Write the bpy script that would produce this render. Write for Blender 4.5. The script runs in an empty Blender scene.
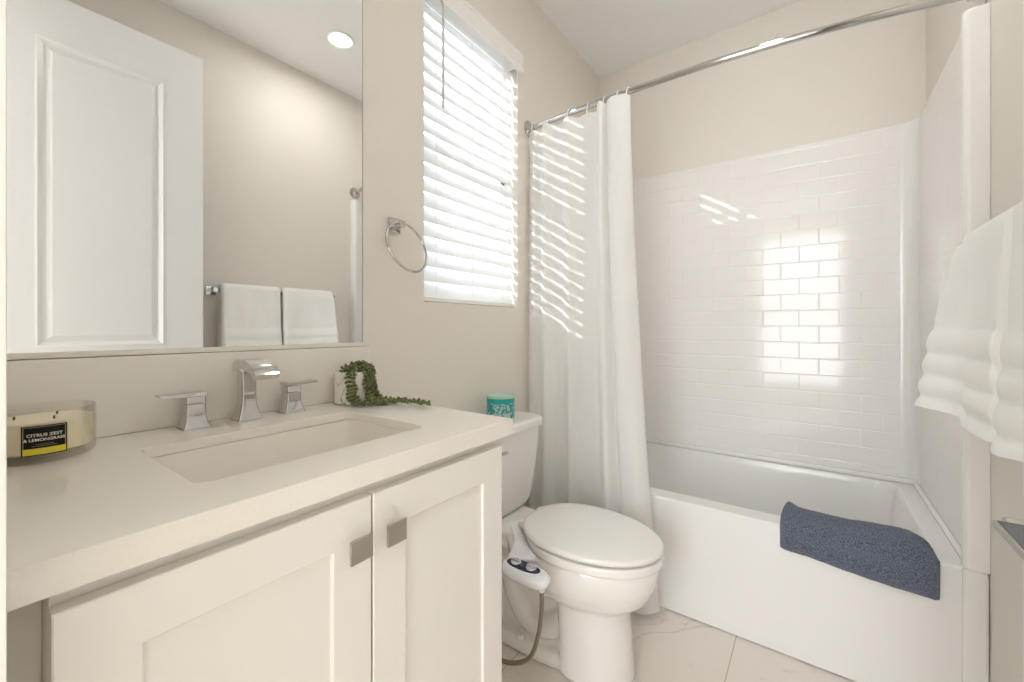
import bpy, bmesh, math, random
from mathutils import Vector, Matrix, noise as mnoise
PI = math.pi
S = bpy.context.scene
COL = S.collection

# ------------------------------------------------------------------ camera, world, sun, exposure
cam_d = bpy.data.cameras.new('camera')
cam = bpy.data.objects.new('camera', cam_d); COL.objects.link(cam)
cam_d.sensor_width = 36.0; cam_d.lens = 36.0 * 416.0 / 1024.0
cam_d.shift_y = -13.4 / 1024.0
cam_d.clip_start = 0.01
cam.location = (1.13, 0.0, 1.129)
cam.rotation_euler = (PI / 2, 0, math.radians(35.98))
S.camera = cam

world = bpy.data.worlds.new('world'); S.world = world
world.use_nodes = True
bg = world.node_tree.nodes['Background']
bg.inputs[0].default_value = (0.86, 0.93, 1.0, 1); bg.inputs[1].default_value = 3.0

sun_d = bpy.data.lights.new('sun', 'SUN'); sun_d.energy = 6.0; sun_d.angle = math.radians(0.6); sun_d.color = (1, .97, .92)
sun = bpy.data.objects.new('sun', sun_d); COL.objects.link(sun)
sun.rotation_euler = Vector((.69, 1.0, -.44)).to_track_quat('-Z', 'Y').to_euler()

S.view_settings.view_transform = 'Standard'; S.view_settings.look = 'None'
S.view_settings.exposure = 0.68; S.view_settings.gamma = 1.0
S.view_settings.use_curve_mapping = False
S.cycles.use_denoising = True
S.cycles.max_bounces = 12; S.cycles.diffuse_bounces = 8; S.cycles.glossy_bounces = 6
S.cycles.transmission_bounces = 8; S.cycles.transparent_max_bounces = 12
S.cycles.sample_clamp_indirect = 8.0
LAMP_E = 125.0      # bathroom downlight
HALL_E = 6.0      # glow of the unseen panel added in the hall

# ------------------------------------------------------------------ room numbers (metres)
W, D, H = 1.524, 2.528, 2.76
CT = .917          # worktop height
TUBY = 1.70        # apron front
RIM = .446

# ------------------------------------------------------------------ materials
def M(name, col, rough=.5, metal=0, spec=.5, bump=0, bscale=200, coat=0, sub=0, transl=0, mottle=0, mscale=6):
    m = bpy.data.materials.new(name); m.use_nodes = True
    nt = m.node_tree; b = nt.nodes['Principled BSDF']
    b.inputs['Base Color'].default_value = (*col, 1)
    b.inputs['Roughness'].default_value = rough
    b.inputs['Metallic'].default_value = metal
    b.inputs['Specular IOR Level'].default_value = spec
    b.inputs['Coat Weight'].default_value = coat
    tc = nt.nodes.new('ShaderNodeTexCoord')
    if mottle:
        n = nt.nodes.new('ShaderNodeTexNoise'); n.inputs['Scale'].default_value = mscale; n.inputs['Detail'].default_value = 4
        nt.links.new(tc.outputs['Object'], n.inputs['Vector'])
        r = nt.nodes.new('ShaderNodeValToRGB')
        r.color_ramp.elements[0].position = .3; r.color_ramp.elements[1].position = .7
        r.color_ramp.elements[0].color = (*[c * (1 - mottle) for c in col], 1)
        r.color_ramp.elements[1].color = (*[min(1, c * (1 + mottle)) for c in col], 1)
        nt.links.new(n.outputs['Fac'], r.inputs['Fac']); nt.links.new(r.outputs['Color'], b.inputs['Base Color'])
    if bump:
        n2 = nt.nodes.new('ShaderNodeTexNoise'); n2.inputs['Scale'].default_value = bscale; n2.inputs['Detail'].default_value = 3
        nt.links.new(tc.outputs['Object'], n2.inputs['Vector'])
        bp = nt.nodes.new('ShaderNodeBump'); bp.inputs['Strength'].default_value = bump; bp.inputs['Distance'].default_value = .002
        nt.links.new(n2.outputs['Fac'], bp.inputs['Height']); nt.links.new(bp.outputs['Normal'], b.inputs['Normal'])
    if transl:
        out = nt.nodes['Material Output']
        t = nt.nodes.new('ShaderNodeBsdfTranslucent'); t.inputs['Color'].default_value = (*col, 1)
        mx = nt.nodes.new('ShaderNodeMixShader'); mx.inputs[0].default_value = transl
        nt.links.new(b.outputs[0], mx.inputs[1]); nt.links.new(t.outputs[0], mx.inputs[2]); nt.links.new(mx.outputs[0], out.inputs['Surface'])
    return m

m_wall = M('wall_paint', (.80, .757, .695), .55, spec=.3, bump=.08, bscale=350)
m_ceil = M('ceiling_paint', (.88, .88, .875), .8, spec=.2, bump=.08, bscale=300)
m_trim = M('trim_paint', (.84, .83, .80), .35)
m_doorpaint = M('door_paint', (.80, .81, .81), .32)
m_cab = M('cabinet_lacquer', (.85, .825, .78), .38)
m_cabin = M('cabinet_inside', (.55, .51, .45), .6)
m_quartz = M('quartz', (.86, .825, .765), .12, mottle=.012, mscale=220)
m_porc = M('porcelain', (.87, .855, .825), .07, coat=.5)
m_sink = M('sink_china', (.87, .83, .77), .08)
m_acryl = M('acrylic', (.87, .865, .85), .16)
m_chrome = M('chrome', (.62, .61, .60), .06, metal=1)
m_nickel = M('satin_nickel', (.56, .53, .49), .32, metal=1)
m_dark = M('dark_gap', (.06, .055, .05), .7)
m_towel = M('white_terry', (.95, .945, .93), .95, spec=.1, bump=.9, bscale=420)
m_curtain = M('curtain_cloth', (.93, .925, .915), .8, spec=.15, bump=.25, bscale=900, transl=.36)
m_plastic = M('white_plastic', (.86, .87, .89), .25)
m_slat = M('slat_plastic', (.90, .90, .90), .4, transl=.30)
m_blind = M('blind_plastic', (.88, .87, .85), .4)
m_vinyl = M('window_vinyl', (.9, .9, .9), .4)
m_hose = M('braided_hose', (.30, .25, .19), .4, metal=.6)
m_leaf = M('succulent_leaf', (.15, .175, .06), .42, mottle=.45, mscale=60)
m_soil = M('soil', (.05, .04, .03), .95, bump=1, bscale=120)
m_wax = M('wax', (.94, .86, .66), .45)
m_wick = M('wick', (.07, .06, .05), .9)
m_label = M('label_black', (.014, .012, .010), .6, spec=.15)
m_gold = M('label_gold', (.30, .26, .15), .4, metal=.3)
m_yellow = M('label_yellow', (.72, .60, .04), .45)
m_ink = M('label_cream', (.80, .76, .66), .5)
m_navy = M('bidet_navy', (.015, .02, .06), .15)
m_silver = M('silver_plastic', (.70, .71, .73), .25, metal=.7)
m_lever_refl = M('lever_dark_reflection', (.055, .065, .075), .10)  # dark reflection on the door lever, put in as colour
m_rubber = M('black_rubber', (.03, .03, .03), .6)

def blue_towel_mat():
    m = M('blue_terry', (.10, .125, .18), .97, spec=.05)
    nt = m.node_tree; b = nt.nodes['Principled BSDF']; tc = nt.nodes['Texture Coordinate']
    v = nt.nodes.new('ShaderNodeTexNoise'); v.inputs['Scale'].default_value = 330; v.inputs['Detail'].default_value = 2
    nt.links.new(tc.outputs['Object'], v.inputs['Vector'])
    r = nt.nodes.new('ShaderNodeValToRGB')
    r.color_ramp.elements[0].position = .38; r.color_ramp.elements[0].color = (.070, .088, .135, 1)
    r.color_ramp.elements[1].position = .68; r.color_ramp.elements[1].color = (.25, .29, .38, 1)
    nt.links.new(v.outputs['Fac'], r.inputs['Fac']); nt.links.new(r.outputs['Color'], b.inputs['Base Color'])
    bp = nt.nodes.new('ShaderNodeBump'); bp.inputs['Strength'].default_value = 1; bp.inputs['Distance'].default_value = .006
    nt.links.new(v.outputs['Fac'], bp.inputs['Height']); nt.links.new(bp.outputs['Normal'], b.inputs['Normal'])
    b.inputs['Sheen Weight'].default_value = .2
    return m
m_blue = blue_towel_mat()

def marble_mat(name, base, vein, scale, amt, rough, tile=None):
    m = M(name, base, rough)
    nt = m.node_tree; b = nt.nodes['Principled BSDF']; tc = nt.nodes['Texture Coordinate']
    n = nt.nodes.new('ShaderNodeTexNoise'); n.inputs['Scale'].default_value = scale; n.inputs['Detail'].default_value = 6
    n.inputs['Distortion'].default_value = 1.4
    nt.links.new(tc.outputs['Object'], n.inputs['Vector'])
    r = nt.nodes.new('ShaderNodeValToRGB'); e = r.color_ramp.elements
    e[0].position = .475; e[0].color = (0, 0, 0, 1); e[1].position = .5; e[1].color = (1, 1, 1, 1)
    x = e.new(.525); x.color = (0, 0, 0, 1)
    nt.links.new(n.outputs['Fac'], r.inputs['Fac'])
    n3 = nt.nodes.new('ShaderNodeTexNoise'); n3.inputs['Scale'].default_value = scale * .6
    nt.links.new(tc.outputs['Object'], n3.inputs['Vector'])
    r3 = nt.nodes.new('ShaderNodeMapRange'); r3.inputs[1].default_value = .4; r3.inputs[2].default_value = .65
    nt.links.new(n3.outputs['Fac'], r3.inputs[0])
    mu = nt.nodes.new('ShaderNodeMath'); mu.operation = 'MULTIPLY'
    nt.links.new(r.outputs['Color'], mu.inputs[0]); nt.links.new(r3.outputs[0], mu.inputs[1])
    mu2 = nt.nodes.new('ShaderNodeMath'); mu2.operation = 'MULTIPLY'; mu2.inputs[1].default_value = amt
    nt.links.new(mu.outputs[0], mu2.inputs[0])
    mx = nt.nodes.new('ShaderNodeMix'); mx.data_type = 'RGBA'
    mx.inputs['A'].default_value = (*base, 1); mx.inputs['B'].default_value = (*vein, 1)
    nt.links.new(mu2.outputs[0], mx.inputs['Factor'])
    last = mx.outputs['Result']
    if tile:
        bk = nt.nodes.new('ShaderNodeTexBrick'); bk.offset = .5
        bk.inputs['Scale'].default_value = 1; bk.inputs['Brick Width'].default_value = tile[0]; bk.inputs['Row Height'].default_value = tile[1]
        bk.inputs['Mortar Size'].default_value = .0018; bk.inputs['Mortar Smooth'].default_value = .2
        mp = nt.nodes.new('ShaderNodeMapping'); mp.inputs['Location'].default_value = tile[2]; mp.inputs['Rotation'].default_value = (0, 0, tile[3])
        nt.links.new(tc.outputs['Object'], mp.inputs['Vector']); nt.links.new(mp.outputs[0], bk.inputs['Vector'])
        mx2 = nt.nodes.new('ShaderNodeMix'); mx2.data_type = 'RGBA'
        mx2.inputs['B'].default_value = (base[0] * .62, base[1] * .60, base[2] * .57, 1)
        nt.links.new(bk.outputs['Fac'], mx2.inputs['Factor']); nt.links.new(last, mx2.inputs['A'])
        last = mx2.outputs['Result']
    nt.links.new(last, b.inputs['Base Color'])
    return m
m_floor = marble_mat('floor_marble', (.81, .745, .685), (.50, .43, .38), 2.6, .85, .22, (1.2, .6, (.62, .30, 0), PI / 2))
m_potm = marble_mat('pot_marble', (.84, .81, .77), (.16, .14, .13), 13, .95, .2)

def tile_mat(name, strength):
    """white acrylic moulded in subway-tile relief"""
    m = M(name, (.87, .855, .835), .09)
    nt = m.node_tree; b = nt.nodes['Principled BSDF']; tc = nt.nodes['Texture Coordinate']
    sep = nt.nodes.new('ShaderNodeSeparateXYZ'); nt.links.new(tc.outputs['Object'], sep.inputs[0])
    add = nt.nodes.new('ShaderNodeMath'); add.operation = 'ADD'
    nt.links.new(sep.outputs['X'], add.inputs[0]); nt.links.new(sep.outputs['Y'], add.inputs[1])
    cmb = nt.nodes.new('ShaderNodeCombineXYZ')
    nt.links.new(add.outputs[0], cmb.inputs['X']); nt.links.new(sep.outputs['Z'], cmb.inputs['Y'])
    mp = nt.nodes.new('ShaderNodeMapping'); mp.inputs['Location'].default_value = (-.041 - 2.5, -.0555, 0)
    nt.links.new(cmb.outputs[0], mp.inputs['Vector'])
    bk = nt.nodes.new('ShaderNodeTexBrick'); bk.offset = .5
    bk.inputs['Scale'].default_value = 1; bk.inputs['Brick Width'].default_value = .156; bk.inputs['Row Height'].default_value = .0792
    bk.inputs['Mortar Size'].default_value = .0042; bk.inputs['Mortar Smooth'].default_value = .9
    nt.links.new(mp.outputs[0], bk.inputs['Vector'])
    bp = nt.nodes.new('ShaderNodeBump'); bp.invert = True; bp.inputs['Strength'].default_value = strength; bp.inputs['Distance'].default_value = .0025
    nt.links.new(bk.outputs['Fac'], bp.inputs['Height'])
    n = nt.nodes.new('ShaderNodeTexNoise'); n.inputs['Scale'].default_value = 9
    nt.links.new(tc.outputs['Object'], n.inputs['Vector'])
    bp2 = nt.nodes.new('ShaderNodeBump'); bp2.inputs['Strength'].default_value = .05; bp2.inputs['Distance'].default_value = .01
    nt.links.new(n.outputs['Fac'], bp2.inputs['Height']); nt.links.new(bp.outputs['Normal'], bp2.inputs['Normal'])
    nt.links.new(bp2.outputs['Normal'], b.inputs['Normal'])
    return m
m_tile = tile_mat('acrylic_tiles', .42); m_tile_end = tile_mat('acrylic_tiles_end', .10)

def glass_mat(name, tint, k=.06, rough=.02):
    m = bpy.data.materials.new(name); m.use_nodes = True; nt = m.node_tree
    nt.nodes.remove(nt.nodes['Principled BSDF']); out = nt.nodes['Material Output']
    t = nt.nodes.new('ShaderNodeBsdfTransparent'); t.inputs[0].default_value = (*tint, 1)
    g = nt.nodes.new('ShaderNodeBsdfGlossy'); g.inputs['Roughness'].default_value = rough
    f = nt.nodes.new('ShaderNodeLayerWeight'); f.inputs[0].default_value = .25
    mm = nt.nodes.new('ShaderNodeMath'); mm.operation = 'MULTIPLY_ADD'; mm.inputs[1].default_value = .35; mm.inputs[2].default_value = k
    nt.links.new(f.outputs['Fresnel'], mm.inputs[0])
    mx = nt.nodes.new('ShaderNodeMixShader'); nt.links.new(mm.outputs[0], mx.inputs[0])
    nt.links.new(t.outputs[0], mx.inputs[1]); nt.links.new(g.outputs[0], mx.inputs[2]); nt.links.new(mx.outputs[0], out.inputs['Surface'])
    return m
m_glass = glass_mat('window_glass', (.95, .97, .97))
m_jar = glass_mat('jar_glass', (.995, .99, .975), .025)
m_mirror = M('mirror_silver', (.93, .93, .925), 0.0, metal=1)

def emit(name, col, e):
    m = bpy.data.materials.new(name); m.use_nodes = True; nt = m.node_tree
    nt.nodes.remove(nt.nodes['Principled BSDF'])
    n = nt.nodes.new('ShaderNodeEmission'); n.inputs[0].default_value = (*col, 1); n.inputs[1].default_value = e
    nt.links.new(n.outputs[0], nt.nodes['Material Output'].inputs['Surface'])
    return m
m_lamp = emit('lamp_glow', (1, .985, .96), LAMP_E)
m_hall = emit('hall_added_glow', (.97, .985, 1), HALL_E)

def tin_mat():
    m = M('tin_print', (.05, .42, .42), .3)
    nt = m.node_tree; b = nt.nodes['Principled BSDF']; tc = nt.nodes['Texture Coordinate']
    n = nt.nodes.new('ShaderNodeTexNoise'); n.inputs['Scale'].default_value = 42; n.inputs['Distortion'].default_value = 2.2; n.inputs['Detail'].default_value = 2
    nt.links.new(tc.outputs['Object'], n.inputs['Vector'])
    r = nt.nodes.new('ShaderNodeValToRGB'); e = r.color_ramp.elements
    e[0].position = .49; e[0].color = (.02, .36, .38, 1); e[1].position = .54; e[1].color = (.52, .60, .55, 1)
    nt.links.new(n.outputs['Fac'], r.inputs['Fac'])
    sep = nt.nodes.new('ShaderNodeSeparateXYZ'); nt.links.new(tc.outputs['Object'], sep.inputs[0])
    mr = nt.nodes.new('ShaderNodeMapRange'); mr.inputs[1].default_value = .064; mr.inputs[2].default_value = .068
    nt.links.new(sep.outputs['Z'], mr.inputs[0])
    mx = nt.nodes.new('ShaderNodeMix'); mx.data_type = 'RGBA'; mx.inputs['B'].default_value = (.02, .40, .41, 1)
    nt.links.new(mr.outputs[0], mx.inputs['Factor']); nt.links.new(r.outputs['Color'], mx.inputs['A'])
    nt.links.new(mx.outputs['Result'], b.inputs['Base Color'])
    return m
m_tin = tin_mat()
m_tinlid = M('tin_lid', (.42, .66, .56), .3)

# ------------------------------------------------------------------ mesh helpers
def box(bm, x0, x1, y0, y1, z0, z1, bev=0, seg=2):
    r = bmesh.ops.create_cube(bm, size=1)
    vs = r['verts']
    bmesh.ops.scale(bm, vec=(x1 - x0, y1 - y0, z1 - z0), verts=vs)
    bmesh.ops.translate(bm, vec=((x0 + x1) / 2, (y0 + y1) / 2, (z0 + z1) / 2), verts=vs)
    if bev:
        es = list({e for v in vs for e in v.link_edges})
        bmesh.ops.bevel(bm, geom=es, offset=bev, segments=seg, profile=.5, affect='EDGES')
    return bm

def loft(bm, rings, cap0=True, cap1=True, close=True):
    rows = [[bm.verts.new(p) for p in ring] for ring in rings]
    n = len(rings[0])
    for a, b in zip(rows, rows[1:]):
        for i in range(n if close else n - 1):
            j = (i + 1) % n
            bm.faces.new((a[i], a[j], b[j], b[i]))
    if cap0: bm.faces.new(rows[0][::-1])
    if cap1: bm.faces.new(rows[-1])
    return rows

def lathe(bm, prof, c, n=40, axis='z', cap=True):
    rings = []
    for r, h in prof:
        ring = []
        for k in range(n):
            a = 2 * PI * k / n
            if axis == 'z': p = (c[0] + r * math.cos(a), c[1] + r * math.sin(a), c[2] + h)
            elif axis == 'x': p = (c[0] + h, c[1] + r * math.cos(a), c[2] + r * math.sin(a))
            else: p = (c[0] + r * math.sin(a), c[1] + h, c[2] + r * math.cos(a))
            ring.append(p)
        rings.append(ring)
    loft(bm, rings, cap, cap)

def tube(bm, pts, r, n=12, closed=False):
    pts = [Vector(p) for p in pts]; N = len(pts); rings = []; up = None
    for i, p in enumerate(pts):
        if closed: t = pts[(i + 1) % N] - pts[i - 1]
        else: t = pts[min(i + 1, N - 1)] - pts[max(i - 1, 0)]
        t.normalize()
        if up is None:
            up = t.orthogonal().normalized()
        else:
            up = (up - t * up.dot(t)).normalized()
        s = t.cross(up)
        rr = r[i] if isinstance(r, (list, tuple)) else r
        rings.append([p + (up * math.cos(2 * PI * k / n) + s * math.sin(2 * PI * k / n)) * rr for k in range(n)])
    if closed:
        rows = [[bm.verts.new(p) for p in ring] for ring in rings]
        for i in range(N):
            a, b = rows[i], rows[(i + 1) % N]
            for k in range(n):
                bm.faces.new((a[k], a[(k + 1) % n], b[(k + 1) % n], b[k]))
    else:
        loft(bm, rings)

def spline(ctrl, n):
    """Catmull-Rom through control tuples"""
    P = [Vector(c) for c in ctrl]; out = []
    K = len(P) - 1
    for i in range(n):
        t = i / (n - 1) * K; k = min(int(t), K - 1); u = t - k
        p0, p1, p2, p3 = P[max(k - 1, 0)], P[k], P[k + 1], P[min(k + 2, K)]
        out.append(.5 * ((2 * p1) + (p2 - p0) * u + (2 * p0 - 5 * p1 + 4 * p2 - p3) * u * u + (3 * p1 - p0 - 3 * p2 + p3) * u ** 3))
    return out

WL = {}
def obj(name, bm, mat, parent=None, loc=None, smooth=35, mods=None):
    base = WL[parent.name] if parent else Vector(loc or (0, 0, 0))
    bmesh.ops.translate(bm, vec=-base, verts=bm.verts)
    bmesh.ops.recalc_face_normals(bm, faces=bm.faces)
    me = bpy.data.meshes.new(name); bm.to_mesh(me); bm.free()
    for mm in (mat if isinstance(mat, (list, tuple)) else [mat]): me.materials.append(mm)
    o = bpy.data.objects.new(name, me); COL.objects.link(o)
    if parent: o.parent = parent
    else: o.location = base
    WL[o.name] = base.copy()
    if mods:
        mods(o); dg = bpy.context.evaluated_depsgraph_get(); dg.update()
        nm = bpy.data.meshes.new_from_object(o.evaluated_get(dg)); o.modifiers.clear(); o.data = nm; nm.name = name
    me = o.data
    if smooth:
        for p in me.polygons: p.use_smooth = True
        b2 = bmesh.new(); b2.from_mesh(me); lim = math.radians(smooth)
        for e in b2.edges:
            if len(e.link_faces) == 2: e.smooth = e.calc_face_angle(0) < lim
        b2.to_mesh(me); b2.free()
        if smooth < 60:
            wn = o.modifiers.new('weighted', 'WEIGHTED_NORMAL'); wn.keep_sharp = True; wn.weight = 100
    return o
def tag(o, label, cat, group=None):
    o['label'] = label; o['category'] = cat
    if group: o['group'] = group
    return o
def thing(name, label, cat, loc, group=None):
    o = bpy.data.objects.new(name, None); COL.objects.link(o); o.location = loc; o.empty_display_size = .05
    WL[o.name] = Vector(loc)
    return tag(o, label, cat, group)
def struct(name, bm, mat, mods=None, smooth=35):
    o = obj(name, bm, mat, None, None, smooth, mods); o['kind'] = 'structure'; return o
def cut(*boxes):
    """boolean-difference modifier with boxes (x0,x1,y0,y1,z0,z1[,corner radius])"""
    def f(o):
        for q in boxes:
            b = bmesh.new(); box(b, *q[:6])
            if len(q) > 6:
                es = [e for e in b.edges if abs(e.verts[0].co.z - e.verts[1].co.z) > 1e-4]
                bmesh.ops.bevel(b, geom=es, offset=q[6], segments=6, profile=.5, affect='EDGES')
            bmesh.ops.translate(b, vec=-o.matrix_world.translation if False else -WL[o.name], verts=b.verts)
            bmesh.ops.recalc_face_normals(b, faces=b.faces)
            me = bpy.data.meshes.new('cutter'); b.to_mesh(me); b.free()
            c = bpy.data.objects.new('cutter', me); COL.objects.link(c); c.location = WL[o.name]
            md = o.modifiers.new('cut', 'BOOLEAN'); md.operation = 'DIFFERENCE'; md.solver = 'EXACT'; md.object = c
            CUTTERS.append(c)
    return f
CUTTERS = []
def flush_cutters():
    while CUTTERS:
        c = CUTTERS.pop(); me = c.data; bpy.data.objects.remove(c); bpy.data.meshes.remove(me)
def nb(): return bmesh.new()

# ------------------------------------------------------------------ SETTING
struct('floor', box(nb(), -.14, W + .12, -2.2, D + .12, -.06, 0), m_floor)
struct('ceiling', box(nb(), -.14, W + .12, -.10, D + .12, H, H + .06), m_ceil)
WY0, WY1, WZ0, WZ1 = 1.02, 1.60, 1.222, 2.40
struct('wall_left', box(nb(), -.14, 0, -.10, D + .12, 0, H), m_wall, cut((-.3, .1, WY0, WY1, WZ0, WZ1))); flush_cutters()
struct('wall_back', box(nb(), 0, W, D, D + .12, 0, H), m_wall)
struct('wall_right', box(nb(), W, W + .12, -2.2, D + .12, 0, H), m_wall)
struct('wall_front', box(nb(), 0, W, -.10, .026, 0, H), m_wall, cut((.62, 1.385, -.3, .2, -.2, 2.475))); flush_cutters()
# door jambs round the opening
b = nb(); box(b, .619, .634, -.115, .0303, 0, 2.475, .001); box(b, 1.371, 1.386, -.115, .028, 0, 2.475, .002); box(b, .619, 1.386, -.115, .028, 2.462, 2.477, .002)
struct('trim_1', b, m_trim)
# hall behind the open doorway
struct('wall_hall_back', box(nb(), -.14, W + .12, -2.3, -2.2, 0, H), m_trim)
struct('wall_hall_left', box(nb(), -.24, -.14, -2.2, -.10, 0, H), m_trim)
struct('ceiling_hall', box(nb(), -.14, W, -2.2, -.10, H, H + .06), m_ceil)
# baseboards
struct('baseboard_left', box(nb(), 0.0, .014, .79, TUBY - .005, 0, .10, .003), m_trim)
struct('baseboard_right', box(nb(), W - .014, W, .20, TUBY - .005, 0, .10, .003), m_trim)

# window: vinyl frame with two sashes and panes in the recess
b = nb(); x0, x1 = -.115, -.075
box(b, x0, x1, WY0, WY0 + .035, WZ0, WZ1, .003); box(b, x0, x1, WY1 - .035, WY1, WZ0, WZ1, .003)
box(b, x0, x1, WY0, WY1, WZ0, WZ0 + .035, .003); box(b, x0, x1, WY0, WY1, WZ1 - .035, WZ1, .003)
box(b, x0, x1, WY0, WY1, 1.79, 1.83, .003)
w1 = struct('window_1', b, m_vinyl)
obj('pane', box(nb(), -.098, -.094, WY0 + .03, WY1 - .03, WZ0 + .03, 1.80), m_glass, w1)
obj('pane', box(nb(), -.094, -.090, WY0 + .03, WY1 - .03, 1.82, WZ1 - .03), m_glass, w1)

# door leaf standing open against the right wall
b = nb(); X0, X1, Y0, Y1, Z0, Z1 = 1.334, 1.369, .034, .770, .012, 2.458
box(b, X0, X1, Y0, Y1, Z0, Z1, .002)
def panels(o):
    cut((X0 - .02, X0 + .009, Y0 + .185, Y1 - .152, 1.050, Z1 - .185), (X0 - .02, X0 + .009, Y0 + .185, Y1 - .152, .25, .90))(o)
d1 = struct('door_1', b, m_doorpaint, panels); flush_cutters()
def panel_mould(z0, z1):
    bm = nb(); y0, y1 = Y0 + .185, Y1 - .152
    # sloped moulding, then the raised field
    def ring(i, x): return [(x, y0 + i, z0 + i), (x, y1 - i, z0 + i), (x, y1 - i, z1 - i), (x, y0 + i, z1 - i)]
    loft(bm, [ring(0, X0 + .012), ring(0, X0 - .002), ring(.006, X0 - .003), ring(.012, X0 + .001), ring(.022, X0 + .008), ring(.030, X0 + .0085), ring(.046, X0 + .002)], False, True)
    return bm
obj('door_panel', panel_mould(1.050, Z1 - .185), m_doorpaint, d1, smooth=20)
obj('door_panel', panel_mould(.25, .90), m_doorpaint, d1, smooth=20)
b = nb(); box(b, X0 - .008, X0 + .0005, .676, .738, .874, .936, .002); tube(b, [(X0 - .006, .706, .905), (X0 - .030, .706, .905)], .010, 16)
dh = obj('door_handle', b, m_nickel, d1)
b = nb(); box(b, X0 - .0405, X0 - .0150, .560, .7015, .9035, .9115, .0012); obj('lever', b, m_nickel, dh)
b = nb(); box(b, X0 - .0375, X0 - .0160, .562, .6990, .9116, .9124, .0003); obj('lever_top_reflection', b, m_lever_refl, dh)  # thin dark sheet painting the reflection seen on top of the lever
for z in (.25, 1.25, 2.25): obj('door_hinge', box(nb(), X1 - .002, X1 + .010, Y0 - .006, Y0 + .004, z - .045, z + .045, .003), m_nickel, d1)

# ------------------------------------------------------------------ LIGHT FIXTURES
def downlight(name, label, x, y, r, mat, cat='light'):
    t = thing(name, label, cat, (x, y, H))
    b = nb(); lathe(b, [(r + .018, -.001), (r + .018, -.006), (r + .012, -.009), (r, -.006), (r, -.001)], (x, y, H), 40); obj('trim_ring', b, m_trim, t)
    b = nb(); lathe(b, [(r - .001, -.002), (r - .001, -.0045), (r * .5, -.005)], (x, y, H), 40); obj('lens', b, mat, t)
    return t
downlight('recessed_downlight', 'lit round recessed downlight in the white bathroom ceiling', 1.05, 1.333, .053, m_lamp)
# unseen glowing panel, framed like a window, added to light room and tub-wall reflection
b = nb(); hx0, hx1, hz0, hz1 = .50, 1.47, .35, 2.42
for q in ((hx0 - .06, hx0, hz0 - .06, hz1 + .06), (hx1, W - .002, hz0 - .06, hz1 + .06), (hx0, hx1, hz1, hz1 + .06), (hx0, hx1, hz0 - .06, hz0), (hx0, hx1, 1.36, 1.40)): box(b, q[0], q[1], -2.199, -2.165, q[2], q[3], .003)
hall_panel = struct('hall_glow_panel', b, m_vinyl)
obj('pane', box(nb(), hx0, hx1, -2.197, -2.190, hz0, 1.36), m_hall, hall_panel); obj('pane', box(nb(), hx0, hx1, -2.197, -2.190, 1.40, hz1), m_hall, hall_panel)

# ------------------------------------------------------------------ TUB
def rrect(x0, x1, y0, y1, r, z, n=8):
    out = []
    for cx, cy, a0 in ((x1 - r, y1 - r, 0), (x0 + r, y1 - r, PI / 2), (x0 + r, y0 + r, PI), (x1 - r, y0 + r, 1.5 * PI)):
        for k in range(n + 1):
            a = a0 + PI / 2 * k / n; out.append((cx + r * math.cos(a), cy + r * math.sin(a), z))
    return out
tubx0, tubx1, tuby1 = .006, W - .006, D - .006
b = nb(); ytf = TUBY + .012
rings = [rrect(tubx0, tubx1, ytf, tuby1, .004, 0.004), rrect(tubx0, tubx1, ytf, tuby1, .004, RIM - .02), rrect(tubx0, tubx1, ytf, tuby1, .006, RIM - .008),
         rrect(tubx0 + .004, tubx1 - .004, ytf + .006, tuby1 - .004, .008, RIM - .001), rrect(tubx0 + .01, tubx1 - .01, ytf + .016, tuby1 - .01, .01, RIM),
         rrect(.075, W - .095, TUBY + .092, tuby1 - .055, .06, RIM), rrect(.083, W - .103, TUBY + .100, tuby1 - .060, .065, RIM - .006),
         rrect(.090, W - .112, TUBY + .106, tuby1 - .066, .07, RIM - .03), rrect(.15, W - .15, TUBY + .135, tuby1 - .10, .10, .20),
         rrect(.21, W - .18, TUBY + .165, tuby1 - .13, .11, .115), rrect(.28, W - .22, TUBY + .21, tuby1 - .18, .10, .10)]
loft(b, rings)
# front flange of the tub that rises each side of the apron
tub = thing('bathtub', 'white alcove bathtub with a plain apron below the tiled surround', 'bathtub', (W / 2, 2.1, 0))
obj('tub_shell', b, m_acryl, tub, smooth=40)
for sx in (1, 0):
    b = nb()
    if sx: box(b, 1.471, 1.5225, TUBY - .002, TUBY + .03, .004, RIM + .002, .010, 3)
    else: box(b, .0155, .053, TUBY - .002, TUBY + .03, .004, RIM + .002, .010, 3)
    obj('apron_flange', b, m_acryl, tub)
b = nb(); lathe(b, [(.03, .002), (.03, .005), (.012, .006), (.0, .004)], (W - .30, 2.1, .100), 24); obj('drain', b, m_chrome, tub)

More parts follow.
